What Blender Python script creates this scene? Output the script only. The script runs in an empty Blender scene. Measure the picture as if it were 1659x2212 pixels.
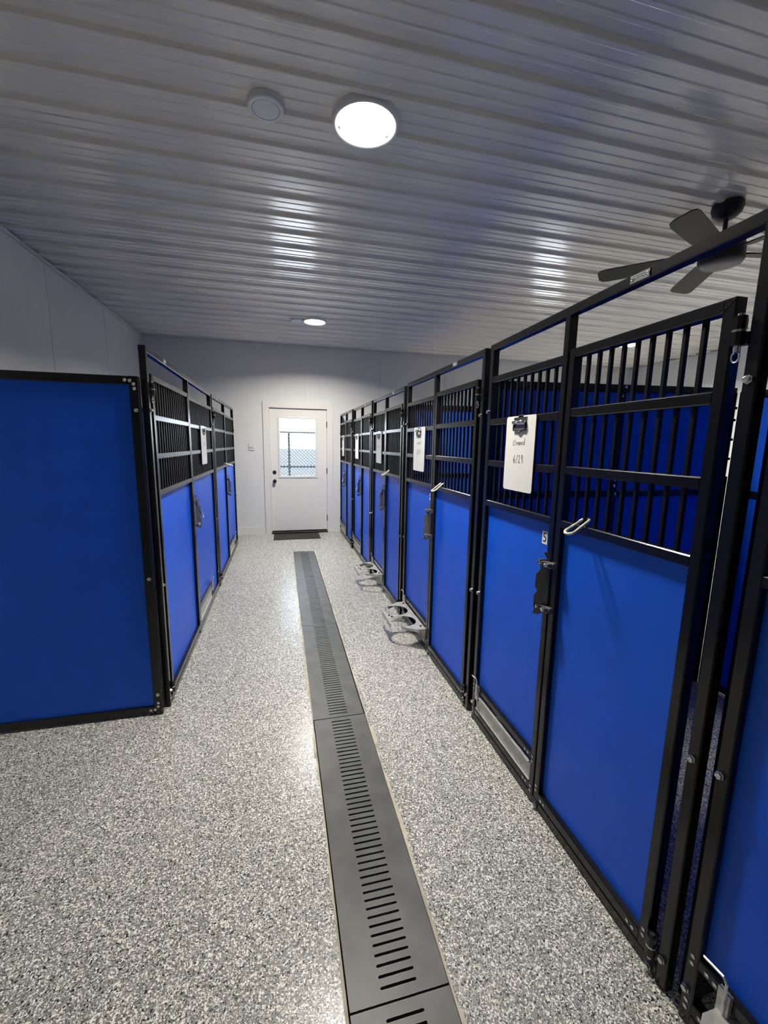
import bpy, bmesh, math, random
from mathutils import Vector, Matrix
random.seed(7)
sc = bpy.context.scene
C = sc.collection
# ------------------------------------------------------------------ camera
EYE = 1.52
def camera():
    f = 902.9
    ya, pi_, ro = [math.radians(a) for a in (13.908, 9.172, -0.9236)]
    fwd = Vector((math.sin(ya)*math.cos(pi_), math.cos(ya)*math.cos(pi_), -math.sin(pi_)))
    right = Vector((math.cos(ya), -math.sin(ya), 0)); down = fwd.cross(right)
    r = math.cos(ro)*right + math.sin(ro)*down
    d = -math.sin(ro)*right + math.cos(ro)*down
    cam = bpy.data.cameras.new('camera'); o = bpy.data.objects.new('camera', cam); C.objects.link(o)
    cam.sensor_fit = 'HORIZONTAL'; cam.sensor_width = 36; cam.lens = 36*f/1659
    cam.clip_start = .02; cam.clip_end = 300
    m = Matrix((( r.x, -d.x, -fwd.x, 0), (r.y, -d.y, -fwd.y, 0), (r.z, -d.z, -fwd.z, EYE), (0, 0, 0, 1)))
    o.matrix_world = m
    sc.camera = o
camera()
# ------------------------------------------------------------------ world and exposure
w = bpy.data.worlds.new('sky'); sc.world = w; w.use_nodes = True
bg = w.node_tree.nodes['Background']
bg.inputs[0].default_value = (.78, .89, 1.0, 1); bg.inputs[1].default_value = 9.0
sc.view_settings.view_transform = 'Standard'; sc.view_settings.look = 'None'
sc.view_settings.gamma = 1; sc.view_settings.use_curve_mapping = False
sc.view_settings.exposure = 0.0
sun = bpy.data.lights.new('sun', 'SUN'); sun.energy = 45; sun.angle = math.radians(.6); sun.color = (1, .97, .93)
so = bpy.data.objects.new('sun', sun); C.objects.link(so); so.location = (-20, -10, 35)
so.rotation_euler = Vector((.5, .25, -.83)).to_track_quat('-Z', 'Y').to_euler()     # high over the roof, behind the building
LAMP_W = 69.0          # watts of each ceiling lamp
LAMP_SPREAD = 150
# ------------------------------------------------------------------ materials
def mat(name, col, rough=.5, metal=0, spec=.5, var=0, vscale=30, bump=0, bscale=200, coat=0, emit=None, aniso=0):
    m = bpy.data.materials.new(name); m.use_nodes = True
    nt = m.node_tree; b = nt.nodes['Principled BSDF']
    b.inputs['Base Color'].default_value = (*col, 1)
    b.inputs['Roughness'].default_value = rough; b.inputs['Metallic'].default_value = metal
    b.inputs['Specular IOR Level'].default_value = spec
    if coat: b.inputs['Coat Weight'].default_value = coat
    tc = nt.nodes.new('ShaderNodeTexCoord')
    n = nt.nodes.new('ShaderNodeTexNoise'); n.inputs['Scale'].default_value = vscale; n.inputs['Detail'].default_value = 3
    nt.links.new(tc.outputs['Object'], n.inputs['Vector'])
    if var:
        r = nt.nodes.new('ShaderNodeValToRGB')
        r.color_ramp.elements[0].position = .3; r.color_ramp.elements[1].position = .7
        r.color_ramp.elements[0].color = (*[c*(1-var) for c in col], 1)
        r.color_ramp.elements[1].color = (*[min(1, c*(1+var)) for c in col], 1)
        nt.links.new(n.outputs['Fac'], r.inputs['Fac']); nt.links.new(r.outputs['Color'], b.inputs['Base Color'])
    if bump:
        n2 = nt.nodes.new('ShaderNodeTexNoise'); n2.inputs['Scale'].default_value = bscale; n2.inputs['Detail'].default_value = 2
        nt.links.new(tc.outputs['Object'], n2.inputs['Vector'])
        bp = nt.nodes.new('ShaderNodeBump'); bp.inputs['Strength'].default_value = bump; bp.inputs['Distance'].default_value = .002
        nt.links.new(n2.outputs['Fac'], bp.inputs['Height']); nt.links.new(bp.outputs['Normal'], b.inputs['Normal'])
    if emit:
        b.inputs['Emission Color'].default_value = (*emit[0], 1); b.inputs['Emission Strength'].default_value = emit[1]
    return m
def floor_mat():
    m = bpy.data.materials.new('flake_epoxy'); m.use_nodes = True
    nt = m.node_tree; b = nt.nodes['Principled BSDF']; L = nt.links.new
    tc = nt.nodes.new('ShaderNodeTexCoord')
    def vor(scale, stops):
        v = nt.nodes.new('ShaderNodeTexVoronoi'); v.inputs['Scale'].default_value = scale
        L(tc.outputs['Object'], v.inputs['Vector'])
        s = nt.nodes.new('ShaderNodeSeparateColor'); L(v.outputs['Color'], s.inputs[0])
        r = nt.nodes.new('ShaderNodeValToRGB'); r.color_ramp.interpolation = 'CONSTANT'
        e = r.color_ramp.elements
        while len(e) < len(stops): e.new(.5)
        for i, (p, c) in enumerate(stops): e[i].position = p; e[i].color = (*c, 1)
        L(s.outputs[0], r.inputs['Fac'])
        return v, s, r
    pal = [(0, (.020, .022, .026)), (.075, (.12, .12, .118)), (.22, (.255, .25, .228)), (.62, (.47, .46, .41)), (.77, (.84, .82, .74))]
    v1, s1, r1 = vor(215, pal)
    v2, s2, r2 = vor(380, pal)
    mx = nt.nodes.new('ShaderNodeMix'); mx.data_type = 'RGBA'
    gt = nt.nodes.new('ShaderNodeMath'); gt.operation = 'GREATER_THAN'; gt.inputs[1].default_value = .5
    L(s1.outputs[1], gt.inputs[0]); L(gt.outputs[0], mx.inputs[0]); L(r1.outputs['Color'], mx.inputs[6]); L(r2.outputs['Color'], mx.inputs[7])
    L(mx.outputs[2], b.inputs['Base Color'])
    b.inputs['Roughness'].default_value = .27; b.inputs['Specular IOR Level'].default_value = .42
    bp = nt.nodes.new('ShaderNodeBump'); bp.inputs['Strength'].default_value = .2; bp.inputs['Distance'].default_value = .0015
    L(s1.outputs[2], bp.inputs['Height']); L(bp.outputs['Normal'], b.inputs['Normal'])
    return m
def glass_mat():
    m = bpy.data.materials.new('window_glass'); m.use_nodes = True
    nt = m.node_tree; nt.nodes.remove(nt.nodes['Principled BSDF'])
    t = nt.nodes.new('ShaderNodeBsdfTransparent'); g = nt.nodes.new('ShaderNodeBsdfGlossy'); g.inputs['Roughness'].default_value = .02
    fr = nt.nodes.new('ShaderNodeFresnel'); fr.inputs['IOR'].default_value = 1.45
    mx = nt.nodes.new('ShaderNodeMixShader')
    nt.links.new(fr.outputs[0], mx.inputs[0]); nt.links.new(t.outputs[0], mx.inputs[1]); nt.links.new(g.outputs[0], mx.inputs[2])
    nt.links.new(mx.outputs[0], nt.nodes['Material Output'].inputs[0])
    return m
M = {
 'black': mat('black_powder_coat', (.006, .006, .0065), .24, 0, .42, .15, 60),
 'bar': mat('black_bar_coat', (.006, .006, .0065), .38, 0, .22, .15, 60),
 'blue': mat('blue_plastic_sheet', (.004, .095, .66), .45, 0, .28, .05, 8, .12, 700),
 'floor': floor_mat(),
 'ceiling': mat('ceiling_steel_paint', (.83, .80, .71), .17, 0, 1.0, .03, 3),
 'wall': mat('wall_panel_white', (.72, .72, .70), .55, 0, .3, .02, 6, .06, 400),
 'trimw': mat('white_trim', (.74, .72, .68), .45, 0, .4, .02, 20),
 'doorw': mat('door_paint', (.76, .74, .70), .42, 0, .4, .02, 15),
 'grate': mat('grey_grate', (.066, .067, .063), .42, 0, .4, .28, 9, .1, 300),
 'channel': mat('drain_channel', (.02, .02, .02), .8, 0, .3, .2, 20),
 'caulk': mat('pale_caulk', (.42, .38, .29), .7, 0, .3, .3, 14),
 'galv': mat('galvanised_steel', (.52, .51, .48), .36, .45, .5, .22, 22, .05, 200),
 'zinc': mat('bright_zinc', (.78, .78, .75), .22, 1, .5, .05, 60),
 'chrome': mat('chrome', (.80, .80, .82), .12, 1, .5, .03, 60),
 'board': mat('white_board', (.80, .78, .73), .35, 0, .4, .02, 20),
 'paper': mat('paper', (.82, .82, .80), .7, 0, .2, .02, 40),
 'ink': mat('ink', (.012, .012, .014), .6, 0, .3, .1, 80),
 'faint': mat('faint_print', (.38, .38, .40), .7, 0, .2, .1, 80),
 'sticker': mat('white_sticker', (.83, .83, .82), .4, 0, .4, .02, 40),
 'ivory': mat('pale_carabiner', (.78, .75, .62), .35, .2, .5, .08, 60),
 'dark': mat('dark_bronze', (.016, .015, .014), .4, .3, .5, .1, 50),
 'fan': mat('fan_black', (.014, .014, .014), .5, 0, .4, .1, 20),
 'fanlens': mat('fan_lens', (.10, .10, .10), .4, 0, .4, .05, 20),
 'mat': mat('mat_rubber', (.045, .04, .034), .9, 0, .2, .3, 120, .4, 500),
 'glass': glass_mat(),
 'plastic': mat('white_plastic', (.72, .72, .71), .4, 0, .4, .02, 40),
 'grey_plastic': mat('grey_plastic', (.25, .25, .25), .5, 0, .4, .05, 40),
 'lamp': mat('lamp_diffuser', (.9, .9, .9), .5, 0, .2, emit=((1, .985, .95), 14)),
 'concrete': mat('outdoor_concrete', (.58, .60, .62), .9, 0, .2, .1, 2),
 'gravel': mat('outdoor_gravel', (.026, .031, .035), .95, 0, .1, .15, .5),
 'fence': mat('fence_steel', (.010, .012, .014), .8, 0, .4, .1, 40),
 'latch': mat('latch_steel', (.105, .103, .10), .46, .35, .5, .12, 40),
 'screw': mat('screw_head', (.10, .10, .10), .5, .3, .4, .1, 60),
 'pale_seam': mat('panel_seam', (.75, .755, .745), .5, 0, .3, .02, 30),  # pale raised strips covering the joints between wall panels
}
# ------------------------------------------------------------------ helpers
WP = {}                                     # world position of every object made here
def center(me):
    xs = [v.co for v in me.vertices]
    lo = Vector([min(c[i] for c in xs) for i in range(3)]); hi = Vector([max(c[i] for c in xs) for i in range(3)])
    return (lo+hi)/2
def link(o, parent, wp):
    C.objects.link(o); o.location = wp; WP[o] = Vector(wp)
    if parent is not None:
        o.parent = parent
        o.location = Vector(wp) - WP[parent]
    return o
def obj(name, me, m, parent=None, at=None, smooth=False):
    """link one mesh whose vertices are in world coordinates; its origin moves to its centre"""
    if isinstance(me, bmesh.types.BMesh):
        bm = me; me = bpy.data.meshes.new(name); bm.to_mesh(me); bm.free()
    if at is None:
        at = center(me); me.transform(Matrix.Translation(-at))
    if m is not None and not me.materials: me.materials.append(M[m])
    if smooth:
        for p in me.polygons: p.use_smooth = True
    return link(bpy.data.objects.new(name, me), parent, at)
def tag(o, label, cat, group=None, kind=None):
    o['label'] = label
    if cat: o['category'] = cat
    if group: o['group'] = group
    if kind: o['kind'] = kind
    return o
def thing(name, label, cat, loc, group=None, kind=None):
    o = bpy.data.objects.new(name, None); o.empty_display_size = .1
    link(o, None, loc); return tag(o, label, cat, group, kind)
def box(bm, a, b):
    x0, y0, z0 = [min(p, q) for p, q in zip(a, b)]; x1, y1, z1 = [max(p, q) for p, q in zip(a, b)]
    v = [bm.verts.new(p) for p in ((x0,y0,z0),(x1,y0,z0),(x1,y1,z0),(x0,y1,z0),(x0,y0,z1),(x1,y0,z1),(x1,y1,z1),(x0,y1,z1))]
    for q in ((3,2,1,0),(4,5,6,7),(0,1,5,4),(1,2,6,5),(2,3,7,6),(3,0,4,7)): bm.faces.new([v[i] for i in q])
def boxm(a, b):
    bm = bmesh.new(); box(bm, a, b); return bm
def tube(bm, a, b, c=.003):
    """box with chamfered long edges (steel tube)"""
    lo = [min(p, q) for p, q in zip(a, b)]; hi = [max(p, q) for p, q in zip(a, b)]
    ax = max(range(3), key=lambda i: hi[i]-lo[i]); u, v = [i for i in range(3) if i != ax]
    c = min(c, (hi[u]-lo[u])*.3, (hi[v]-lo[v])*.3)
    sec = [(lo[u]+c, lo[v]), (hi[u]-c, lo[v]), (hi[u], lo[v]+c), (hi[u], hi[v]-c), (hi[u]-c, hi[v]), (lo[u]+c, hi[v]), (lo[u], hi[v]-c), (lo[u], lo[v]+c)]
    rings = []
    for t in (lo[ax], hi[ax]):
        r = []
        for p, q in sec:
            co = [0, 0, 0]; co[ax] = t; co[u] = p; co[v] = q; r.append(bm.verts.new(co))
        rings.append(r)
    for i in range(8): bm.faces.new([rings[0][i], rings[0][(i+1) % 8], rings[1][(i+1) % 8], rings[1][i]])
    bm.faces.new(rings[0][::-1]); bm.faces.new(rings[1])
    bmesh.ops.recalc_face_normals(bm, faces=bm.faces)
def tubem(a, b, c=.003):
    bm = bmesh.new(); tube(bm, a, b, c); return bm
def rod(bm, pts, r, n=8, closed=False):
    """round rod swept along a polyline"""
    pts = [Vector(p) for p in pts]; rings = []; N = len(pts)
    for i, p in enumerate(pts):
        if closed: d = (pts[(i+1) % N]-pts[i-1])
        else: d = (pts[min(i+1, N-1)]-pts[max(i-1, 0)])
        d.normalize()
        ref = Vector((0, 0, 1)) if abs(d.z) < .9 else Vector((1, 0, 0))
        if i == 0 or not rings: s = d.cross(ref).normalized()
        else: s = (prev - d*prev.dot(d)).normalized()
        prev = s; t = d.cross(s)
        rings.append([bm.verts.new(p + r*(math.cos(2*math.pi*k/n)*s + math.sin(2*math.pi*k/n)*t)) for k in range(n)])
    for i in range(N if closed else N-1):
        A, B = rings[i], rings[(i+1) % N]
        for k in range(n): bm.faces.new([A[k], A[(k+1) % n], B[(k+1) % n], B[k]])
    if not closed:
        bm.faces.new(rings[0][::-1]); bm.faces.new(rings[-1])
    bmesh.ops.recalc_face_normals(bm, faces=bm.faces)
def rodm(pts, r, n=8, closed=False):
    bm = bmesh.new(); rod(bm, pts, r, n, closed); return bm
def lathe(bm, prof, cx, cy, n=32):
    """surface of revolution about the vertical through (cx, cy); prof is a list of (r, z)"""
    rings = []
    for r, z in prof:
        if r < 1e-6: rings.append([bm.verts.new((cx, cy, z))])
        else: rings.append([bm.verts.new((cx+r*math.cos(2*math.pi*k/n), cy+r*math.sin(2*math.pi*k/n), z)) for k in range(n)])
    for A, B in zip(rings, rings[1:]):
        for k in range(n):
            q = [A[k % len(A)], A[(k+1) % len(A)], B[(k+1) % len(B)], B[k % len(B)]]
            q = list(dict.fromkeys(q))
            if len(q) > 2: bm.faces.new(q)
    bmesh.ops.recalc_face_normals(bm, faces=bm.faces)
def lathem(prof, cx, cy, n=32):
    bm = bmesh.new(); lathe(bm, prof, cx, cy, n); return bm
def plate(outlines, t, mtx):
    """flat plate of thickness t from closed 2-D outlines (first the rim, then holes), placed by mtx"""
    cu = bpy.data.curves.new('outline', 'CURVE'); cu.dimensions = '2D'; cu.fill_mode = 'BOTH'; cu.extrude = t/2
    for pts in outlines:
        s = cu.splines.new('POLY'); s.points.add(len(pts)-1); s.use_cyclic_u = True
        for p, q in zip(s.points, pts): p.co = (q[0], q[1], 0, 1)
    o = bpy.data.objects.new('outline', cu)
    me = bpy.data.meshes.new_from_object(o); me.transform(mtx)
    bpy.data.objects.remove(o); bpy.data.curves.remove(cu)
    me.materials.clear()
    return me
def circ(cx, cy, r, n=32, a0=0):
    return [(cx+r*math.cos(a0+2*math.pi*k/n), cy+r*math.sin(a0+2*math.pi*k/n)) for k in range(n)]
def basis(o, u, v):
    u = Vector(u); v = Vector(v); n = u.cross(v)
    return Matrix(((u.x, v.x, n.x, o[0]), (u.y, v.y, n.y, o[1]), (u.z, v.z, n.z, o[2]), (0, 0, 0, 1)))
def text_mesh(s, size, mtx, t=.0006):
    cu = bpy.data.curves.new('t', 'FONT'); cu.body = s; cu.size = size; cu.align_x = 'CENTER'; cu.align_y = 'CENTER'; cu.extrude = t
    o = bpy.data.objects.new('t', cu); me = bpy.data.meshes.new_from_object(o); me.transform(mtx)
    bpy.data.objects.remove(o); bpy.data.curves.remove(cu); me.materials.clear()
    return me
# ------------------------------------------------------------------ the room
XL, XRW, YN, YF, ZC = -1.965, 6.72, -3.2, 7.16, 3.055
DX0, DX1, DY = .146, .432, None             # drain trench
DR0, DR1 = -.36, 5.885
def room():
    fl = bmesh.new()
    box(fl, (XL-.1, YN-.1, -.1), (DX0-.006, YF+.1, 0)); box(fl, (DX1+.006, YN-.1, -.1), (XRW+.1, YF+.1, 0))
    box(fl, (DX0-.006, DR1+.006, -.1), (DX1+.006, YF+.1, 0)); box(fl, (DX0-.006, YN-.1, -.1), (DX1+.006, DR0-.006, 0))
    f = obj('floor', fl, 'floor', at=(0, 0, 0))
    tag(f, 'grey and white flake epoxy floor of the aisle', 'floor', kind='structure')
    ch = bmesh.new(); box(ch, (DX0-.006, DR0-.006, -.11), (DX1+.006, DR1+.006, -.085))
    obj('drain_channel', ch, 'channel', f)
    for s, x in ((-1, DX0-.006), (1, DX1+.006)):
        bm = bmesh.new()
        y = DR0
        while y < DR1:                       # uneven bead of caulk along the trench edge
            y2 = min(y+.17, DR1); a = .003+.014*random.random()**2
            box(bm, (x-s*.003, y, -.05), (x+s*a, y2, .0012)); y = y2
        obj('edge_sealant', bm, 'caulk', f)
    # ceiling: backing board and ribbed sheets running across the room
    cb = obj('ceiling', boxm((XL-.1, YN-.1, 3.12), (XRW+.1, YF+.1, 3.2)), 'ceiling')
    tag(cb, 'ribbed pale grey steel sheet ceiling', 'ceiling', kind='structure')
    P = .2335; y0 = 1.873 - P*22 - .045
    h = .020; zf = ZC+h
    prof = [(0, zf), (.004, zf-.002), (.014, ZC+.002), (.018, ZC), (.036, ZC), (.040, ZC+.002), (.050, zf-.002), (.054, zf), (.098, zf), (.104, zf-.004), (.120, zf-.004), (.126, zf), (.166, zf), (.172, zf-.004), (.188, zf-.004), (.194, zf)]
    n = 0; y = y0
    while y < YF:
        bm = bmesh.new(); pts = []
        for k in range(4):
            pts += [(y+k*P+a, z) for a, z in prof]
        pts.append((y+4*P+.008, zf))
        pts = [(min(max(a, YN), YF), z) for a, z in pts]
        if pts[-1][0] - pts[0][0] > .01:
            A = [bm.verts.new((XL, a, z)) for a, z in pts]; B = [bm.verts.new((XRW, a, z)) for a, z in pts]
            for i in range(len(pts)-1):
                if pts[i+1][0]-pts[i][0] > 1e-5: bm.faces.new([A[i], B[i], B[i+1], A[i+1]])
            obj('ceiling_sheet', bm, 'ceiling', cb)
        else: bm.free()
        y += 4*P
    bm = bmesh.new(); x = -.21-.61*2
    while x < XRW:
        for k in range(-20, 24):
            yy = 1.873+k*P + random.uniform(-.006, .006)
            if YN < yy < YF-.03 and x > XL: lathe(bm, [(.0075, zf-.0002), (.0075, zf-.003), (.004, zf-.006), (0, zf-.006)], x+random.uniform(-.02, .02), yy, 6)
        x += .61
    o = obj('screws', bm, 'screw', cb); o['kind'] = 'stuff'; o['label'] = 'small dark screw heads in rows'
    # walls
    D1 = (-.175, .772, 2.085); D2 = (4.315, 5.262, 2.085)     # door openings x0, x1, top
    wf = bmesh.new()
    for a, b in ((XL-.1, D1[0]), (D1[1], D2[0]), (D2[1], XRW+.1)): box(wf, (a, YF+.006, -.05), (b, YF+.12, 3.12))
    for d in (D1, D2): box(wf, (d[0], YF+.006, d[2]), (d[1], YF+.12, 3.12))
    wall = obj('wall_far', wf, 'wall'); tag(wall, 'white panelled far wall with the exit door', 'wall', kind='structure')
    edges = [XL, -.78, .455, 1.70, 2.89, 4.11, 5.33, XRW]
    def cut(x0, x1):
        out = [(x0, x1, 0, 3.05)]
        for d in (D1, D2):
            nxt = []
            for a, b, z0, z1 in out:
                if b <= d[0] or a >= d[1] or z0 >= d[2]: nxt.append((a, b, z0, z1)); continue
                if a < d[0]: nxt.append((a, d[0], z0, z1))
                if b > d[1]: nxt.append((d[1], b, z0, z1))
                nxt.append((max(a, d[0]), min(b, d[1]), d[2], z1))
            out = nxt
        return out
    for a, b in zip(edges, edges[1:]):
        bm = bmesh.new()
        for p in cut(a+.002, b-.002): box(bm, (p[0], YF, p[2]), (p[1], YF+.006, p[3]))
        obj('wall_panel', bm, 'wall', wall)
    for x in edges[1:-1]:
        z0 = D1[2]+.09 if D1[0] < x < D1[1] else (D2[2]+.09 if D2[0] < x < D2[1] else 0)
        obj('seam_strip', boxm((x-.011, YF-.0035, z0), (x+.011, YF+.001, 3.045)), 'pale_seam', wall)
    def side(name, x, s, seams, label):
        o = obj(name, boxm((x+s*.006, YN-.1, -.05), (x+s*.12, YF+.1, 3.12)), 'wall'); tag(o, label, 'wall', kind='structure')
        e = [YN]+seams+[YF]
        for a, b in zip(e, e[1:]): obj('wall_panel', boxm((x, a+.002, 0), (x+s*.006, b-.002, 3.05)), 'wall', o)
        for y in seams: obj('seam_strip', boxm((x-s*.0035, y-.011, 0), (x+s*.001, y+.011, 3.045)), 'pale_seam', o)
        obj('top_channel', boxm((x-s*.022, YN, 3.036), (x+s*.001, YF, ZC-.001)), 'trimw', o)
    side('wall_left', XL, -1, [-1.6+1.23*k-.0 for k in range(0, 5)]+[4.55, 5.83], 'white panelled side wall behind the two-kennel row')
    side('wall_right', XRW, 1, [-2.2+1.22*k for k in range(0, 8)], 'white panelled side wall far beyond the long kennel row')
    o = obj('wall_near', boxm((XL-.1, YN-.12, -.05), (XRW+.1, YN, 3.12)), 'wall'); tag(o, 'plain white wall behind the camera', 'wall', kind='structure')
    # baseboards
    for i, (a, b, nm) in enumerate(((XL, -.277, 'baseboard_far'), (.85, 4.21, 'baseboard_far_right'))):
        o = obj(nm, boxm((a, YF-.014, 0), (b, YF, .125)), 'trimw')
        tag(o, ('cream baseboard left of the exit door', 'cream baseboard right of the exit door')[i], 'baseboard', kind='structure')
    return D1, D2
D1, D2 = room()
def door(name, d, label, full=True):
    x0, x1, zt = d; a, b = x0+.014, x1-.015
    t = thing(name, label, 'door', ((x0+x1)/2, YF, 0), kind='structure')
    jm = bmesh.new(); box(jm, (x0, YF-.002, 0), (a-.003, YF+.11, zt)); box(jm, (b+.003, YF-.002, 0), (x1, YF+.11, zt)); box(jm, (x0, YF-.002, zt-.012), (x1, YF+.11, zt))
    box(jm, (x0, YF+.057, 0), (a+.012, YF+.075, zt)); box(jm, (b-.012, YF+.057, 0), (x1, YF+.075, zt)); box(jm, (x0, YF+.057, zt-.03), (x1, YF+.075, zt))
    obj('door_jamb', jm, 'trimw', t)
    l0, l1, z0, z1 = a+.145, b-.175, .965, 1.925
    sl = bmesh.new(); y0, y1 = YF+.012, YF+.055
    for p, q, r_, s in ((a, l0, .05, zt-.016), (l1, b, .05, zt-.016), (l0, l1, .05, z0), (l0, l1, z1, zt-.016)): box(sl, (p, y0, r_), (q, y1, s))
    bmesh.ops.remove_doubles(sl, verts=sl.verts, dist=1e-5)
    slab = obj('slab', sl, 'doorw', t)
    fr = bmesh.new(); e = .022
    tube(fr, (l0-e, y0-.010, z0-e), (l1+e, y0+.02, z0+.012), .004); tube(fr, (l0-e, y0-.010, z1-.012), (l1+e, y0+.02, z1+e), .004)
    tube(fr, (l0-e, y0-.0095, z0-e+.001), (l0+.012, y0+.02, z1+e-.001), .004); tube(fr, (l1-.012, y0-.0095, z0-e+.001), (l1+e, y0+.02, z1+e-.001), .004)
    obj('window_frame', fr, 'trimw', t)
    obj('pane', boxm((l0, y0+.028, z0), (l1, y0+.032, z1)), 'glass', t)
    cs = bmesh.new(); cw = .094
    box(cs, (x0-cw+.004, YF-.018, 0), (x0+.004, YF-.002, zt+cw)); box(cs, (x1-.004, YF-.018, 0), (x1+cw-.004, YF-.002, zt+cw)); box(cs, (x0+.004, YF-.018, zt-.004), (x1-.004, YF-.002, zt+cw))
    obj('casing', cs, 'trimw', t)
    obj('threshold', tubem((x0+.002, YF-.03, .0), (x1-.002, YF+.1, .03), .006), 'dark', t)
    obj('door_sweep', boxm((a, y0-.006, .031), (b, y1, .05)), 'dark', t)
    if full:
        kx = a+.058
        for z, nm in ((1.04, 'deadbolt'), (.892, 'knob')):
            bm = lathem([(0, 0), (.026, 0), (.030, .004), (.030, .009), (.016, .012), (.014, .022)] + ([(.024, .030), (.029, .040), (.027, .052), (.015, .058), (0, .059)] if nm == 'knob' else [(.012, .025), (0, .025)]), 0, 0, 20)
            bmesh.ops.rotate(bm, verts=bm.verts, cent=(0, 0, 0), matrix=Matrix.Rotation(math.radians(90), 3, 'X'))
            bmesh.ops.translate(bm, verts=bm.verts, vec=(kx, y0, z)); obj(nm, bm, 'dark', t, smooth=True)
        for z in (.25, 1.06, 1.83):
            bm = bmesh.new(); rod(bm, [(b+.004, YF-.004, z-.05), (b+.004, YF-.004, z+.05)], .007, 8); obj('hinge', bm, 'dark', t)
    return t
door('door_1', D1, 'white exit door with half window, dark knob and deadbolt')
door('door_2', D2, 'second white exit door behind the long kennel row', False)
# ------------------------------------------------------------------ outdoors beyond the doors
g = obj('ground', boxm((-30, YF+.13, -.25), (40, 15, -.12)), 'concrete'); tag(g, 'pale concrete and gravel yard outside the exit door', 'ground', kind='structure')
obj('gravel_lot', boxm((-90, 15.0, -.25), (110, 125, -.125)), 'gravel', g)
def fence():
    y = 9.8; x0, x1, zt = -3.0, 9.0, 1.76
    t = thing('chain_link_fence', 'chain link fence seen through the exit door window', 'fence', ((x0+x1)/2, y, -.12))
    for z in (zt, .985): obj('rail', rodm([(x0, y+.03, z), (x1, y+.03, z)], .02), 'fence', t)
    for x in (-2.3, .19, 2.7, 5.2, 7.7): obj('fence_post', rodm([(x, y+.03, -.125), (x, y+.03, zt)], .024), 'fence', t)
    bm = bmesh.new(); d = .075; hgt = zt+.1
    def wire(a, b):
        n = (b-a).cross(Vector((0, 1, 0))).normalized()*.0055
        m_ = Vector((0, .006, 0)); r1 = [bm.verts.new(a+q) for q in (n, -n*.5+m_, -n*.5-m_)]; r2 = [bm.verts.new(b+q) for q in (n, -n*.5+m_, -n*.5-m_)]
        for i in range(3): bm.faces.new([r1[i], r1[(i+1) % 3], r2[(i+1) % 3], r2[i]])
    k = int((x1-x0)/d)
    for i in range(-int(hgt/d)-1, k):
        for s in (1, -1):
            xa = x0+i*d if s == 1 else x1-i*d
            za, zb = -.1, zt; xb = xa+s*(zb-za)
            # clip to the fence ends
            if s == 1:
                if xb < x0 or xa > x1: continue
                if xa < x0: za += (x0-xa); xa = x0
                if xb > x1: zb -= (xb-x1); xb = x1
            else:
                if xb > x1 or xa < x0: continue
                if xa > x1: za += (xa-x1); xa = x1
                if xb < x0: zb -= (x0-xb); xb = x0
            wire(Vector((xa, y, za)), Vector((xb, y, zb)))
    o = obj('wire_mesh', bm, 'fence', t); o['kind'] = 'stuff'
fence()
# ------------------------------------------------------------------ drain grates
def grates():
    Lg, n, pitch = 1.243, 46, .0262
    w_ = DX1-DX0
    holes = []
    for i in range(n):
        y = -Lg/2 + .031 + i*pitch; a, b, hh = -.051, .056, .0037
        holes.append([(a+.003, y-hh), (b-.003, y-hh), (b, y-hh*.4), (b, y+hh*.4), (b-.003, y+hh), (a+.003, y+hh), (a, y+hh*.4), (a, y-hh*.4)])
    me = plate([[(-w_/2, -Lg/2), (w_/2, -Lg/2), (w_/2, Lg/2), (-w_/2, Lg/2)]]+holes, .022, Matrix.Identity(4))
    me.name = 'drain_grate'; me.materials.append(M['grate'])
    names = ['grey slotted drain grate cut off by the bottom edge', 'grey slotted drain grate second from the camera', 'grey slotted drain grate in the middle of the line',
             'grey slotted drain grate second from the exit door', 'grey slotted drain grate nearest the exit door']
    dx = (.002, .002, -.003, -.001, -.002)
    for i in range(5):
        y = DR0+(i+.5)*1.2485
        o = obj('drain_grate', me, None, at=((DX0+DX1)/2+dx[i], y, -.0125)); tag(o, names[i], 'drain grate', 'floor drain grates')
grates()
# ------------------------------------------------------------------ kennel fronts
TW = .031; TD = .034
BAR = {}
def bar_mesh(L):
    k = round(L, 3)
    if k not in BAR:
        bm = tubem((-.006, -.006, -L/2), (.006, .006, L/2), .0012); me = bpy.data.meshes.new('bar'); bm.to_mesh(me); bm.free()
        me.materials.append(M['bar'])
        BAR[k] = me
    return BAR[k]
def small(name, prof, m, n=8, axis='X', sgn=-1, smooth=False):
    bm = lathem(prof, 0, 0, n)
    bmesh.ops.rotate(bm, verts=bm.verts, cent=(0, 0, 0), matrix=Matrix.Rotation(math.radians(90)*sgn, 3, 'Y' if axis == 'X' else 'X'))
    me = bpy.data.meshes.new(name); bm.to_mesh(me); bm.free(); me.materials.append(M[m])
    if smooth:
        for p in me.polygons: p.use_smooth = True
    return me
HEX = {s: small('hex_bolt', [(.0105, 0), (.0105, .0035), (.0085, .0035), (.0085, .010), (.006, .0112), (0, .0112)], 'zinc', 6, 'X', s) for s in (-1, 1)}
RIV = {s: small('rivet', [(.0062, 0), (.0062, .0012), (.004, .0022), (.0022, .0014), (0, .0014)], 'zinc', 8, 'X', s) for s in (-1, 1)}
HEXY = small('hex_bolt', [(.0105, 0), (.0105, .0035), (.0085, .0035), (.0085, .010), (.006, .0112), (0, .0112)], 'zinc', 6, 'Y', 1)
RIVY = small('rivet', [(.0085, 0), (.0085, .0014), (.0055, .0032), (.0025, .0022), (0, .0022)], 'zinc', 8, 'Y', 1)
LATCH = None
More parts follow.
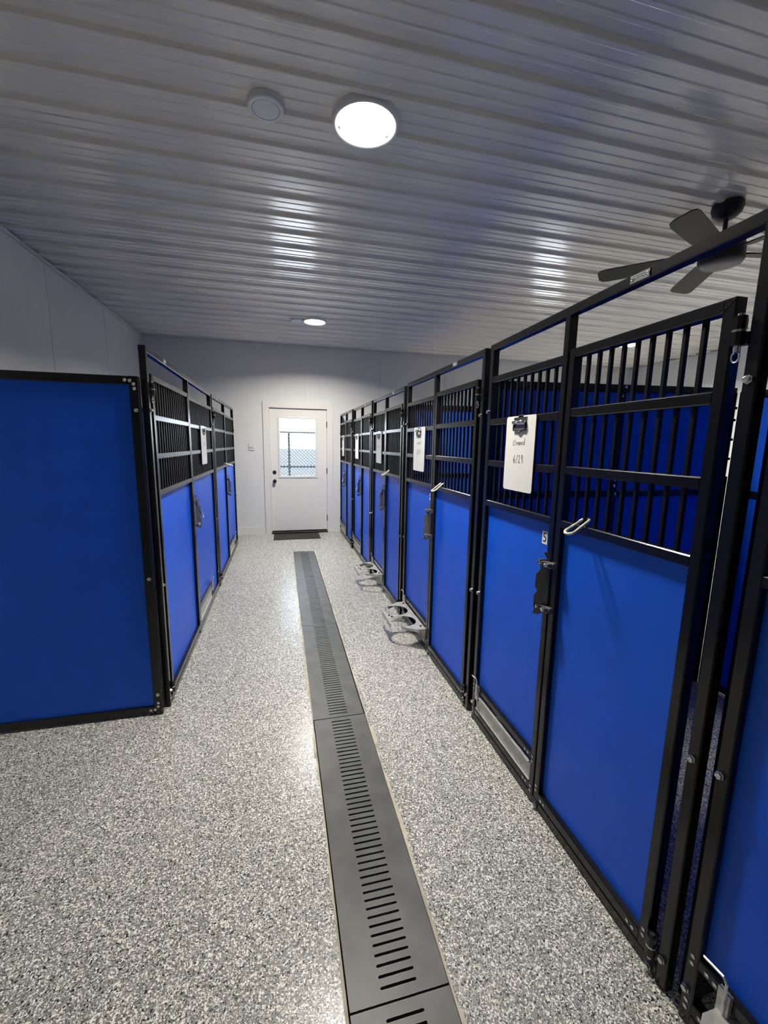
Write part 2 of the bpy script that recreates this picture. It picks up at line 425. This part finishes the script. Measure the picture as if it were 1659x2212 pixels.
def kennel_front(label, side, xf, near, mid, far, zt=(2.005, 2.005), feeder='closed', number=None, detail=2, plate_y=None, feed_off=0):
    """side +1: row on the right (kennel lies towards +x); -1: row on the left"""
    s = side
    X = lambda d: xf + s*d
    t = thing('kennel_front', label, 'kennel', (X(.017), (near+far)/2, 0), 'kennel fronts along the aisle')
    mf = mid+TW                                # far edge of the middle post
    zt0, zt1 = zt                              # top of the frame at the near and at the far end
    def piece(name, y0, y1, z0, z1, par=t, d0=0, d1=TD, m='black', c=.003):
        return obj(name, tubem((X(d0), y0, z0), (X(d1), y1, z1), c), m, par)
    piece('post', near, near+TW, 0, zt0); piece('post', far-TW, far, 0, zt1)
    zm = zt0+(zt1-zt0)*(mid-near)/(far-near)
    piece('post', mid, mf, .0, zm-TW)
    bm = tubem((X(-.0005), near+.001, 0), (X(TD), far-.001, TW), .003)    # top rail, a little out of level where the photo shows it
    for v in bm.verts: v.co.z += zt0-TW+.001+(zt1-zt0)*(v.co.y-near)/(far-near)
    obj('top_rail', bm, 'black', t)
    piece('bottom_rail', near+TW, far-TW, .004, .042, d0=.001)
    # fixed half
    a, b = mf, far-TW
    for z0, z1, nm in ((1.825, 1.856, 'upper_rail'), (1.622, 1.653, 'cross_rail'), (1.42, 1.451, 'cross_rail'), (1.219, 1.250, 'sill_rail')): piece(nm, a, b, z0, z1, d0=.001)
    fe = b                                     # far end of the feeder opening
    piece('feeder_rail', a, b, .045, .078, d0=.001)
    if b-a > .75:
        fe = a+.60
        piece('feeder_post', fe, fe+.022, .078, .221, d0=.001)
        me = plate([[(a-.004, .215), (fe+.012, .215), (fe+.012, .074), (b+.004, .074), (b+.004, 1.223), (a-.004, 1.223)]], .008, basis((X(.024), 0, 0), (0, 1, 0), (0, 0, 1)))
        obj('panel', me, 'blue', t)
    else:
        obj('panel', boxm((X(.020), a-.004, .215), (X(.028), b+.004, 1.223)), 'blue', t)
    piece('feeder_rail', a, fe, .190, .221, d0=.001)
    nb = max(8, round((b-a)/.0525)-1); pit = (b-a)/(nb+1)
    for i in range(nb): obj('bar', bar_mesh(.58), None, t, at=(X(.018), a+pit*(i+1), 1.538))
    # gate
    g0, g1 = near+.067, mid-.010
    gm = bmesh.new(); e = .0025
    for y in (g0, g1-TW): tube(gm, (X(-.001), y, .047), (X(TD-.001), y+TW, 1.866))
    for z0, z1 in ((1.836, 1.867), (1.219, 1.250), (.047, .084)): tube(gm, (X(-.0005), g0+TW-.001, z0), (X(TD-.0015), g1-TW+.001, z1))
    gate = obj('gate', gm, 'black', t)
    a2, b2 = g0+TW, g1-TW
    for z0, z1 in ((1.628, 1.659), (1.421, 1.452)): piece('cross_rail', a2, b2, z0, z1, gate, d0=.0)
    obj('panel', boxm((X(.020), a2-.004, .08), (X(.028), b2+.004, 1.223)), 'blue', gate)
    nb = max(8, round((b2-a2)/.0525)-1); pit = (b2-a2)/(nb+1)
    for i in range(nb): obj('bar', bar_mesh(.59), None, gate, at=(X(.017), a2+pit*(i+1), 1.543))
    # hinges at the near end
    hy = (near+TW+g0)/2
    for z, up in ((1.785, 1), (.10, 0)):
        bm = bmesh.new(); rod(bm, [(X(-.006), hy, z-.032), (X(-.006), hy, z-.002)], .0135, 10); rod(bm, [(X(-.006), hy, z+.002), (X(-.006), hy, z+.032)], .0135, 10)
        box(bm, (X(-.004), near+TW-.002, z-.030), (X(.018), hy, z-.004)); box(bm, (X(-.004), hy, z+.004), (X(.018), g0+.002, z+.030))
        h = obj('hinge', bm, 'black', t)
        bm = bmesh.new(); rod(bm, [(X(-.006), hy, z-.046), (X(-.006), hy, z+.038)], .006, 8); rod(bm, [(X(-.006), hy, z-.0025), (X(-.006), hy, z+.0025)], .0145, 10)
        obj('hinge_pin', bm, 'zinc', h)
        if up:
            pts = [(X(-.006), hy+.009*math.cos(q), z-.056+.012*math.sin(q)) for q in [2*math.pi*k/10 for k in range(10)]]
            obj('pin_ring', rodm(pts, .0022, 5, True), 'zinc', h)
    # latch on the middle post
    ya = (mid+mf)/2
    out = [(-.016, .125), (.016, .130), (.012, .100), (-.030, .098), (-.052, .086), (-.030, .070), (-.026, .058), (-.052, .036), (-.054, -.018), (-.044, -.024), (-.040, -.038), (-.056, -.050), (-.056, -.096), (-.048, -.108), (-.058, -.130), (-.022, -.132), (.012, -.118), (.014, .02), (.010, .06), (.018, .10)]
    me = plate([[((p*.62 if p < 0 else p*.5), q) for p, q in out]], .003, basis((X(-.012), ya, .985), (s*.80, -.60, 0), (0, 0, 1)))
    la = obj('latch', me, 'latch', t)
    for z in (1.068, .888):
        bm = bmesh.new(); box(bm, (X(-.024), ya-.048, z-.010), (X(-.005), ya+.050, z-.006)); box(bm, (X(-.024), ya-.048, z+.006), (X(-.005), ya+.030, z+.010)); tube(bm, (X(-.018), g1-.028, z-.012), (X(.001), g1-.002, z+.012))
        obj('latch_bracket', bm, 'latch', la)
        for yy in (ya-.026, ya+.012): obj('bolt', HEX[-s], None, la, at=(X(-.024), yy, z))
    # feeder opening
    b_ = b; b = fe-feed_off
    if feeder == 'closed':
        fp = obj('feeder_plate', boxm((X(.008), a+.006, .0785), (X(.012), b-.006, .171)), 'galv', t)
        obj('lip', boxm((X(-.006), a+.006, .168), (X(.0085), b-.006, .1715)), 'galv', fp)
        obj('lip', boxm((X(.002), a+.006, .080), (X(.0085), b-.006, .083)), 'galv', fp)
    else:
        feeder_tray(t, X, s, a, b)
    yl = b-.035
    br = obj('feeder_catch', boxm((X(-.010), yl-.014, .150), (X(.0), yl+.014, .232)), 'galv', t)
    obj('catch_rod', rodm([(X(-.013), yl-.004, .178), (X(-.013), yl-.004, .262), (X(-.013), yl+.004, .272), (X(-.013), yl+.052, .264)], .0035, 6), 'zinc', br)
    b = b_
    # bolts through the posts
    for z in (1.688, .742, .105):
        obj('bolt', HEX[-s], None, t, at=(X(-.0005), far-.012, z)); obj('bolt', HEX[-s], None, t, at=(X(-.0005), near+.016, z-.012))
    obj('foot_bolt', HEX[-s], None, t, at=(X(-.0005), mid-.028, .018)); obj('foot_bolt', HEX[-s], None, t, at=(X(-.0005), near+.052, .018))
    if detail > 1:
        # pairs of rivets at the lower joints
        for y in (a+.022, a+.042, b-.022, b-.042):
            for z in (.064, .206): obj('rivet', RIV[-s], None, t, at=(X(.0005), y, z))
        for y in (mid+.016, far-.016):
            for z in (.05, .072, .19, .212): obj('rivet', RIV[-s], None, t, at=(X(-.0005), y, z))
        for y in (b2+.016, a2-.016):
            for z in (.088, .108): obj('rivet', RIV[-s], None, gate, at=(X(-.0015), y, z))
        for y in (a2+.02, a2+.04, b2-.02, b2-.04): obj('rivet', RIV[-s], None, gate, at=(X(-.001), y, .066))
    if detail > 1:                               # weld beads on the mitred corners of the gate
        for yy, q in ((g0+.002, 1), (g1-.002, -1)):
            bm = bmesh.new()
            for k in range(7):
                c = Vector((X(-.0015), yy+q*k*.0048, 1.864-k*.0044)); bmesh.ops.create_icosphere(bm, subdivisions=1, radius=.0024, matrix=Matrix.Translation(c))
            obj('weld', bm, 'black', gate)
    # name plate on the top rail
    py = plate_y if plate_y else (near+.36)
    zz = zt0+(zt1-zt0)*(py-near)/(far-near)
    npm = obj('name_plate', boxm((X(-.0022), py-.034, zz-.0255), (X(-.0006), py+.034, zz-.0035)), 'zinc', t)
    bm = bmesh.new()
    for k, (u, v) in enumerate(((-.016, .018), (-.02, .020), (-.014, .012))): box(bm, (X(-.003), py+u, zz-.0085-.0055*k), (X(-.0022), py+v, zz-.0065-.0055*k))
    obj('faded_print', bm, 'faint', npm)
    for q in (-.028, .028): obj('rivet', RIV[-s], None, npm, at=(X(-.0022), py+q, zz-.0145))
    if number:
        yn = mf+.046+.0
        np_ = obj('number_sticker', boxm((X(.0188), yn-.017, 1.129), (X(.0199), yn+.017, 1.183)), 'sticker', t)
        me = text_mesh(number, .056, basis((X(.0184), yn, 1.156), (0, -1, 0), (0, 0, 1)) if s > 0 else basis((X(.0184), yn, 1.156), (0, 1, 0), (0, 0, 1)), .0003)
        obj('number', me, 'ink', np_)
    return t
def feeder_tray(t, X, s, a, b):
    """swung-out double bowl holder: flat galvanised plate with two round openings"""
    yc = (a+b)/2 - .012; z = .170
    hw = (b-a)/2 - .014
    out = [(-hw, -.004), (-hw, .055), (-hw+.035, .115), (-hw+.085, .165), (-.155, .215), (-.13, .232), (.13, .232), (.155, .215), (hw-.085, .165), (hw-.035, .115), (hw, .055), (hw, -.004)]
    me = plate([out, circ(-.108, .122, .098, 36), circ(.108, .122, .098, 36)], .0025, basis((X(0), yc, z), (0, 1, 0), (-s, 0, 0)))
    tr = obj('feeder_tray', me, 'galv', t)
    obj('front_flange', boxm((X(-.2325), yc-.135, z-.042), (X(-.2295), yc+.135, z+.001)), 'galv', tr)
    for q in (-1, 1):
        bm = bmesh.new()
        p0 = Vector((X(-.055), yc+q*hw, 0)); p1 = Vector((X(-.165), yc+q*(hw-.085), 0))
        box(bm, (X(-.052), yc+q*(hw-.002), z-.03), (X(-.002), yc+q*hw, z))
        v = [bm.verts.new(c) for c in ((p0.x, p0.y, z), (p1.x, p1.y, z), (p1.x, p1.y, z-.022), (p0.x, p0.y, z-.022))]; bm.faces.new(v)
        v2 = [bm.verts.new((c.co.x, c.co.y-q*.002, c.co.z)) for c in v]; bm.faces.new(v2[::-1])
        for i in range(4): bm.faces.new([v[i], v2[i], v2[(i+1) % 4], v[(i+1) % 4]])
        obj('side_flange', bm, 'galv', tr)
        me = plate([[(0, 0), (-.052, -.002), (0, -.092)]], .0025, basis((X(-.002), yc+q*(hw-.001), z), (s, 0, 0), (0, 0, 1)))
        obj('bracket', me, 'galv', tr)
    for p in (.205, .190):
        obj('bolt', small('bolt', [(.007, 0), (.007, .006), (.004, .008), (0, .008)], 'dark', 8, 'Z') if False else BOLTZ, None, tr, at=(X(-p), yc+(p-.1975)*2, z+.001))
    for q in (-1, 1): obj('bolt', BOLTZ, None, tr, at=(X(-.022), yc+q*(hw-.05), z+.001))
    return tr
bm = lathem([(.008, 0), (.008, .006), (.005, .009), (0, .009)], 0, 0, 8); BOLTZ = bpy.data.meshes.new('bolt'); bm.to_mesh(BOLTZ); bm.free(); BOLTZ.materials.append(M['dark'])
XR_ = 1.018
K6 = kennel_front('black and blue kennel front cut off by the right edge', 1, XR_, -.56, .09, .687, (2.03, 2.03), 'open', None, 2, feed_off=.035)
K5 = kennel_front('nearest whole kennel front on the right, with number five sticker', 1, XR_, .730, 1.381, 1.975, (2.030, 2.008), 'closed', '5', 2, plate_y=1.085)
K4 = kennel_front('second kennel front on the right, bowl holder swung out', 1, XR_, 2.030, 2.733, 3.385, (2.008, 2.014), 'open', '4', 2, plate_y=2.413)
K3 = kennel_front('third kennel front on the right, middle of the long row', 1, 1.010, 3.433, 4.077, 4.655, (2.0, 2.0), 'open', None, 1)
K2 = kennel_front('second to last kennel front on the right towards the exit', 1, 1.000, 4.680, 5.307, 5.903, (2.0, 2.0), 'closed', None, 1)
K1 = kennel_front('last kennel front on the right beside the far wall', 1, .985, 5.925, 6.504, 7.135, (2.0, 2.0), 'closed', None, 1)
XLF = -.651
L1 = kennel_front('nearer kennel front on the left next to the end panel', -1, XLF, 2.437, 3.425, 4.490, (1.995, 1.985), 'closed', None, 2)
L2 = kennel_front('farther kennel front on the left near the wall switch', -1, XLF, 4.550, 5.500, 6.500, (1.985, 2.0), 'closed', None, 1)
# ------------------------------------------------------------------ partitions between kennels
def partition(label, x0, x1, y, zt=1.86, tilt=0, mids=(), midrail=1.245, th=.034, bolts=True, corner=False, group='kennel partitions', m_corner=0):
    """upright panel across the row at depth y; x0 is the aisle end, x1 the back end"""
    t = thing('partition_panel', label, 'partition', ((x0+x1)/2, y+th/2, 0), group)
    fw = .042
    def pc(nm, a, b, m='black'): return obj(nm, tubem(a, b), m, t)
    lo, hi = min(x0, x1), max(x0, x1)
    top = lambda x: zt+tilt*(x-x0)/(x1-x0)
    bm = tubem((lo+fw, y, 0), (hi-fw, y+th, fw))
    for v in bm.verts: v.co.z += top(v.co.x)-fw
    obj('top_rail', bm, 'black', t)
    pc('bottom_rail', (lo+fw, y, .012), (hi-fw, y+th, .012+fw))
    pc('post', (lo, y, 0), (lo+fw, y+th, top(lo))); pc('post', (hi-fw, y, 0), (hi, y+th, top(hi)))
    xs = [lo+fw]+[q for m_ in mids for q in (m_-.022, m_+.022)]+[hi-fw]
    for m_ in mids: pc('post', (m_-.022, y+.001, .012+fw), (m_+.022, y+th-.001, top(m_)-fw))
    for a, b in zip(xs[::2], xs[1::2]):
        if midrail:
            pc('mid_rail', (a, y+.001, midrail), (b, y+th-.001, midrail+.036))
            obj('panel', boxm((a-.003, y+.012, midrail+.032), (b+.003, y+.022, max(top(a), top(b))-fw+.004)), 'blue', t)
            obj('panel', boxm((a-.003, y+.012, .05), (b+.003, y+.022, midrail+.004)), 'blue', t)
        else:
            obj('panel', boxm((a-.003, y+.012, .05), (b+.003, y+.022, max(top(a), top(b))-fw+.004)), 'blue', t)
    if mids:                                     # packing between this partition and the back panel
        for z0, z1 in ((0, 1.36), (1.46, 1.475), (1.575, 1.59), (1.69, 1.705), (1.76, 1.775)): obj('joint_packing', boxm((hi+.0005, y+.0005, z0), (hi+.0178, y+th-.004, z1)), 'black', t)
    for m_ in mids:
        zz = top(m_)
        for dx, dz in ((-.022, -.014), (.012, -.014), (-.008, -.062), (-.008, -.098)): obj('rivet', RIVY, None, t, at=(m_+dx, y, zz+dz))
        if midrail:
            for dx, dz in ((-.018, .018), (.012, .018), (0, .064), (0, .098)): obj('rivet', RIVY, None, t, at=(m_+dx, y+.001, midrail+dz))
    if corner:
        for z0, sg in ((top(hi), -1), (.012, 1)):
            for dx, dz in ((.058, .020), (.036, .022), (.020, .038), (.018, .060)): obj('rivet', RIVY, None, t, at=(hi-dx, y, z0+sg*dz))
        for z in (zt-.165, zt-1.04, .125): obj('bolt', HEXY, None, t, at=(hi-.016, y, z))
    return t
partition('tall blue end panel closing the left kennel row', XLF-.026, XL+.015, 2.372, 1.833, 0, (), None, .036, corner=True)
partition('blue partition inside the left row between its two kennels', XLF-.045, XL+.015, 4.503, 1.833)
partition('blue end panel of the left row facing the far wall', XLF-.045, XL+.015, 6.47, 1.833)
XB = 2.635
partition('blue partition behind the nearest whole kennel front on the right', XR_+.045, XB, 1.985, 1.848, .034, (1.835,))
partition('blue partition at the right edge beside the cut off kennel', XR_+.045, XB, .692, 1.85, .02, (1.835,))
partition('blue partition behind the second kennel front on the right', XR_+.045, XB, 3.393, 1.85, .02, (1.835,))
partition('blue partition behind the third kennel front on the right', 1.055, XB, 4.652, 1.85, .02, (1.835,))
partition('blue partition behind the second to last right kennel front', 1.045, XB, 5.896, 1.85, .02, (1.835,))
def back_panel(label, y0, y1):
    x = XB+.018
    t = thing('back_panel', label, 'partition', (x+.017, (y0+y1)/2, 0), 'back panels of the right row'); fw = .042; zt = 1.86
    for a, b in (((x, y0, 0), (x+.034, y0+fw, zt)), ((x, y1-fw, 0), (x+.034, y1, zt))): obj('post', tubem(a, b), 'black', t)
    for z in (.012, 1.245, zt-fw): obj('rail', tubem((x, y0+fw, z), (x+.034, y1-fw, z+fw-.002)), 'black', t)
    for z0, z1 in ((.05, 1.25), (1.28, zt-fw+.003)): obj('panel', boxm((x+.012, y0+fw-.003, z0), (x+.022, y1-fw+.003, z1)), 'blue', t)
for i, (a, b) in enumerate(((-.55, .70), (.73, 1.985), (2.02, 3.39), (3.43, 4.65), (4.69, 5.89), (5.93, 7.13))):
    back_panel(('blue back panel of the kennel cut off by the right edge', 'blue back panel of the nearest whole kennel on the right', 'blue back panel of the second kennel on the right', 'blue back panel of the third kennel on the right', 'blue back panel of the second to last right kennel', 'blue back panel of the last right kennel')[i], a, b)
# ------------------------------------------------------------------ clipboards
STROKES = {   # hand-written marker strokes on a 0..1 grid
 'C': [[(.9, .85), (.6, 1), (.25, .8), (.1, .4), (.25, .05), (.6, 0), (.9, .15)]],
 'l': [[(.3, 1.25), (.3, .5), (.35, 0)]],
 'e': [[(.1, .3), (.7, .45), (.6, .62), (.3, .6), (.1, .3), (.3, .02), (.8, .1)]],
 'a': [[(.75, .55), (.4, .62), (.1, .3), (.3, .02), (.7, .3), (.75, .55), (.75, .1), (.95, .05)]],
 'n': [[(.1, .55), (.15, .02)], [(.13, .35), (.4, .58), (.65, .5), (.7, .02)]],
 'd': [[(.75, .4), (.4, .6), (.1, .3), (.3, .02), (.7, .2)], [(.8, 1.25), (.78, .4), (.82, .02)]],
 '6': [[(.65, 1.2), (.25, .75), (.1, .3), (.3, .0), (.65, .1), (.7, .4), (.4, .5), (.15, .3)]],
 '/': [[(.75, 1.25), (.15, -.15)]],
 '2': [[(.1, .9), (.4, 1.1), (.65, .85), (.4, .4), (.1, .05), (.75, .05)]],
 '9': [[(.7, .8), (.4, .6), (.15, .8), (.3, 1.1), (.6, 1.1), (.7, .8), (.72, .4), (.68, 0)]],
}
def writing(word, cx, cz, h, sp, place, wd=.0016):
    bm = bmesh.new(); W = len(word)*sp; x = -W/2
    for i, ch in enumerate(word):
        for st in STROKES[ch]:
            P_ = [(cx+x+p*sp*.92, cz+q*h+i*.0006) for p, q in st]
            for (ax, az), (bx, bz) in zip(P_, P_[1:]):
                L = math.hypot(bx-ax, bz-az) or 1e-6; nx, nz = -(bz-az)/L*wd/2, (bx-ax)/L*wd/2; ex, ez = (bx-ax)/L*wd*.4, (bz-az)/L*wd*.4
                bm.faces.new([bm.verts.new(place(*q)) for q in ((ax-ex+nx, az-ez+nz), (bx+ex+nx, bz+ez+nz), (bx+ex-nx, bz+ez-nz), (ax-ex-nx, az-ez-nz))])
        x += sp
    return bm
def clipboard(label, s, xf, yc, zt=1.652, w_=.228, h=.326, kind='marker', lean=0.0):
    """s: +1 hangs on the right row, -1 on the left row"""
    X = lambda d: xf - s*d                      # d: distance out from the rails
    u = Vector((0, -s, 0)); v = Vector((0, 0, 1))
    t = thing('clipboard', label, 'clipboard', (X(.006), yc, zt-h), 'clipboards hung on the kennel fronts')
    r = .012; out = []
    for cx, cy, a0 in ((w_/2-r, h/2-r, 0), (-w_/2+r, h/2-r, 90), (-w_/2+r, -h/2+r, 180), (w_/2-r, -h/2+r, 270)):
        out += [(cx+r*math.cos(math.radians(a0+q)), cy+r*math.sin(math.radians(a0+q))) for q in (0, 30, 60, 90)]
    obj('board', plate([out], .003, basis((X(.004), yc, zt-h/2), u, v)), 'board', t)
    place = lambda d: (lambda p, q: (X(d), yc+u.y*p, zt-h/2+q))
    # metal clip: base plate, rolled grip and wire lip
    cb = bmesh.new(); P_ = place(.0065)
    box(cb, P_(-.052, h/2-.052), (X(.0055), yc+u.y*.052, zt-.006))
    clip = obj('clip', cb, 'chrome', t)
    bm = bmesh.new(); rod(bm, [(X(.013), yc-.045, zt-.028), (X(.013), yc+.045, zt-.028)], .0095, 10); obj('grip', bm, 'chrome', clip, smooth=True)
    pts = [place(.010)(p, h/2+q) for p, q in ((-.048, -.03), (-.047, -.062), (-.018, -.062), (-.008, -.071), (0, -.074), (.008, -.071), (.018, -.062), (.047, -.062), (.048, -.03))]
    obj('lip', rodm(pts, .0032, 6), 'dark', clip)
    hk = bmesh.new(); box(hk, (X(.0025), yc-.02, zt-.012), (X(.0055), yc+.02, zt+.004)); box(hk, (X(-.02), yc-.02, zt+.001), (X(.004), yc+.02, zt+.004))
    obj('hook', hk, 'chrome', clip)
    if kind == 'marker':
        obj('handwriting', writing('Cleaned', -.003, .036, .021, .0135, place(.0062), .0018), 'ink', t)
        obj('handwriting', writing('6/29', .000, -.040, .030, .020, place(.0062), .0020), 'ink', t)
    else:
        me = plate([[(-.104, -.155), (.104, -.15), (.104, .128), (-.104, .128)]], .0008, basis((X(.0064), yc, zt-h/2), u, v))
        pp = obj('paper', me, 'paper', t)
        bm = bmesh.new()
        for k in range(3): P0 = place(.0072); box(bm, P0(-.07, .02-.012*k), (X(.0070), yc+u.y*(.03+.02*k), zt-h/2+.023-.012*k))
        obj('faint_print', bm, 'faint', pp)
    return t
clipboard('white clipboard marked Cleaned on the nearest whole right kennel', 1, XR_-.001, 1.653)
clipboard('white clipboard marked Cleaned on the second right kennel', 1, XR_-.001, 3.03, w_=.25)
clipboard('white clipboard with paper on the third right kennel', 1, 1.009, 4.33, kind='paper')
clipboard('white clipboard with paper on the second to last right kennel', 1, .999, 5.58, kind='paper')
clipboard('white clipboard with paper on the last right kennel', 1, .984, 6.76, kind='paper')
clipboard('white clipboard with paper on the left kennel row', -1, XLF+.001, 3.955, kind='paper', w_=.24)
# ------------------------------------------------------------------ carabiners
def carabiner(label, p0, p1, side=(0, 1, 0), m='ivory', wdt=.016, r=.0046):
    """rounded snap hook whose long axis runs from p0 to p1"""
    p0 = Vector(p0); p1 = Vector(p1); d = p1-p0; L = d.length; d.normalize()
    sv = Vector(side); sv = (sv-d*sv.dot(d)).normalized()
    t = thing('carabiner', label, 'carabiner', tuple(p0), 'snap hooks on the gates')
    pts = []
    for k in range(9): q = math.pi*k/8; pts.append(p1 - d*wdt + d*wdt*math.sin(q) + sv*wdt*math.cos(q))
    pts2 = []
    for k in range(9): q = math.pi*k/8; pts2.append(p0 + d*wdt*.75 - d*wdt*.75*math.sin(q) - sv*wdt*.75*math.cos(q))
    body = pts + pts2
    a, b = body[-1], body[0]; g1 = a+(b-a)*.18; g2 = a+(b-a)*.85
    obj('body', rodm([g2]+body+[g1], r, 7), m, t, smooth=True)
    obj('snap_gate', rodm([g1, g2], r*.8, 6), m, t, smooth=True)
    return t
carabiner('pale snap hook on the gate of the nearest whole right kennel', (1.042, 1.232, 1.274), (.948, 1.214, 1.228), (0, 1, .1), wdt=.018, r=.0050)
carabiner('pale snap hook on the gate of the second right kennel', (1.042, 2.602, 1.274), (.948, 2.53, 1.228), (0, 1, .1))
carabiner('pale snap hook on the gate of the third right kennel', (1.034, 3.97, 1.274), (.94, 3.90, 1.228), (0, 1, .1))
carabiner('pale snap hook on the gate of the farther left kennel', (-.672, 5.46, 1.268), (-.58, 5.52, 1.232), (0, 1, .1))
carabiner('silver snap hook on the latch of the nearer left kennel', (-.632, 3.46, 1.04), (-.600, 3.475, .935), (0, 1, 0), 'zinc')
carabiner('silver snap hook on the latch of the second to last right kennel', (.982, 5.345, 1.04), (.955, 5.36, .935), (0, 1, 0), 'zinc')
carabiner('silver snap hook on the latch of the last right kennel', (.967, 6.54, 1.04), (.94, 6.555, .935), (0, 1, 0), 'zinc')
# ------------------------------------------------------------------ bowl in the nearest swung-out holder
def bowl(label, x, y, z=.1735):
    t = obj('steel_bowl', lathem([(.103, z), (.106, z+.003), (.101, z+.005), (.094, z-.002), (.084, z-.060), (.074, z-.070), (0, z-.070), (0, z-.073), (.076, z-.073), (.0875, z-.060), (.0955, z-.002), (.103, z)], x, y, 36), 'zinc', smooth=True)
    tag(t, label, 'bowl')
bowl('stainless steel bowl in the holder at the bottom right corner', XR_-.122, (.121+.621)/2-.012+.108)
# ------------------------------------------------------------------ ceiling fittings
def lamp(label, x, y, k=1.0):
    t = thing('ceiling_lamp', label, 'lamp', (x, y, ZC-.03), 'round ceiling lamps')
    obj('trim_ring', lathem([(k*r, z) for r, z in ((.150, ZC+.018), (.150, ZC-.006), (.146, ZC-.014), (.138, ZC-.016), (.130, ZC-.010), (.126, ZC+.004), (.126, ZC+.018))], x, y, 40), 'plastic', t, smooth=True)
    obj('diffuser', lathem([(k*r, z) for r, z in ((.126, ZC+.002), (.10, ZC-.004), (.06, ZC-.008), (0, ZC-.010))], x, y, 40), 'lamp', t, smooth=True)
    L = bpy.data.lights.new('lamp_light', 'AREA'); L.shape = 'DISK'; L.size = .258*k; L.energy = LAMP_W; L.color = (1, .965, .885); L.spread = math.radians(LAMP_SPREAD)
    lo = bpy.data.objects.new('lamp_light', L); link(lo, t, (x, y, ZC-.022))
lamp('round lit ceiling lamp nearest the camera, above the drain', .437, 2.262, 1.1)
lamp('round lit ceiling lamp close to the exit door', .462, 5.70)
lamp('round lit ceiling lamp seen through the gate bars at right', 5.10, 5.52)
lamp('round lit ceiling lamp over the hidden right part of the room', 5.10, 2.30)
def disc(label, x, y):
    t = thing('ceiling_cover', label, 'ceiling cover', (x, y, ZC-.02), 'round unlit ceiling covers')
    obj('rim', lathem([(.084, ZC+.018), (.084, ZC-.003), (.080, ZC-.008), (.064, ZC-.010), (.062, ZC-.006), (.062, ZC+.018)], x, y, 36), 'plastic', t, smooth=True)
    obj('face', lathem([(.0605, ZC+.0), (.0605, ZC-.0085), (.056, ZC-.0095), (0, ZC-.0105)], x, y, 36), 'plastic', t)
disc('round white unlit ceiling cover left of the nearest lamp', -.030, 2.287)
disc('round white unlit ceiling cover left of the far lamp', .245, 5.735)
def fan():
    x, y = 2.81, 2.345
    t = thing('ceiling_fan', 'black ceiling fan with broad blades above the right kennels', 'ceiling fan', (x, y, 2.70))
    obj('canopy', lathem([(0, ZC+.012), (.085, ZC+.012), (.088, ZC-.012), (.078, ZC-.045), (.05, ZC-.07), (.018, ZC-.078), (0, ZC-.078)], x, y, 28), 'fan', t, smooth=True)
    obj('downrod', lathem([(.013, ZC-.07), (.013, 2.86)], x, y, 12), 'fan', t)
    obj('motor', lathem([(0, 2.875), (.035, 2.875), (.05, 2.855), (.115, 2.835), (.125, 2.80), (.125, 2.725), (.115, 2.712), (0, 2.712)], x, y, 32), 'fan', t, smooth=True)
    obj('bottom_cap', lathem([(.108, 2.713), (.10, 2.703), (.06, 2.698), (0, 2.697)], x, y, 32), 'fanlens', t, smooth=True)
    for k in range(5):
        a = math.radians(60+72*k); u = Vector((math.cos(a), math.sin(a), 0)); v = Vector((-math.sin(a), math.cos(a), 0))
        v = (v*math.cos(math.radians(13)) + Vector((0, 0, 1))*math.sin(math.radians(13)))
        out = [(.14, -.045), (.24, -.066), (.66, -.074), (.70, -.066), (.72, -.04), (.72, .045), (.70, .068), (.66, .074), (.24, .066), (.14, .045)]
        bl = obj('blade', plate([out], .006, basis((x, y, 2.775), u, v)), 'fan', t)
        obj('blade_arm', plate([[(.08, -.02), (.20, -.03), (.22, 0), (.20, .03), (.08, .02)]], .008, basis((x, y, 2.781), u, v)), 'fan', bl)
fan()
# ------------------------------------------------------------------ small things by the exit
def switch():
    x, z = -.455, 1.45; y = YF
    t = thing('wall_switch', 'white light switch plate left of the exit door', 'switch', (x, y, z-.06))
    obj('cover_plate', tubem((x-.045, y-.010, z-.055), (x+.045, y-.0001, z+.055), .003), 'plastic', t)
    for k in (-1, 1):
        obj('toggle', boxm((x+k*.018-.006, y-.020, z-.022), (x+k*.018+.006, y-.010, z-.002)), 'grey_plastic', t)
switch()
def mat_():
    t = thing('door_mat', 'dark rubber-edged mat in front of the exit door', 'mat', (.225, 6.90, 0))
    obj('pile', boxm((-.105, 6.70, .001), (.575, 7.08, .009)), 'mat', t)
    bm = bmesh.new(); x0, x1, y0, y1 = -.135, .605, 6.665, 7.115
    for a, b in (((x0, y0, .0005), (x1, 6.70, .006)), ((x0, 7.08, .0005), (x1, y1, .006)), ((x0, 6.70, .0005), (-.105, 7.08, .006)), ((.575, 6.70, .0005), (x1, 7.08, .006))): box(bm, a, b)
    obj('rubber_edge', bm, 'fan', t)
mat_()
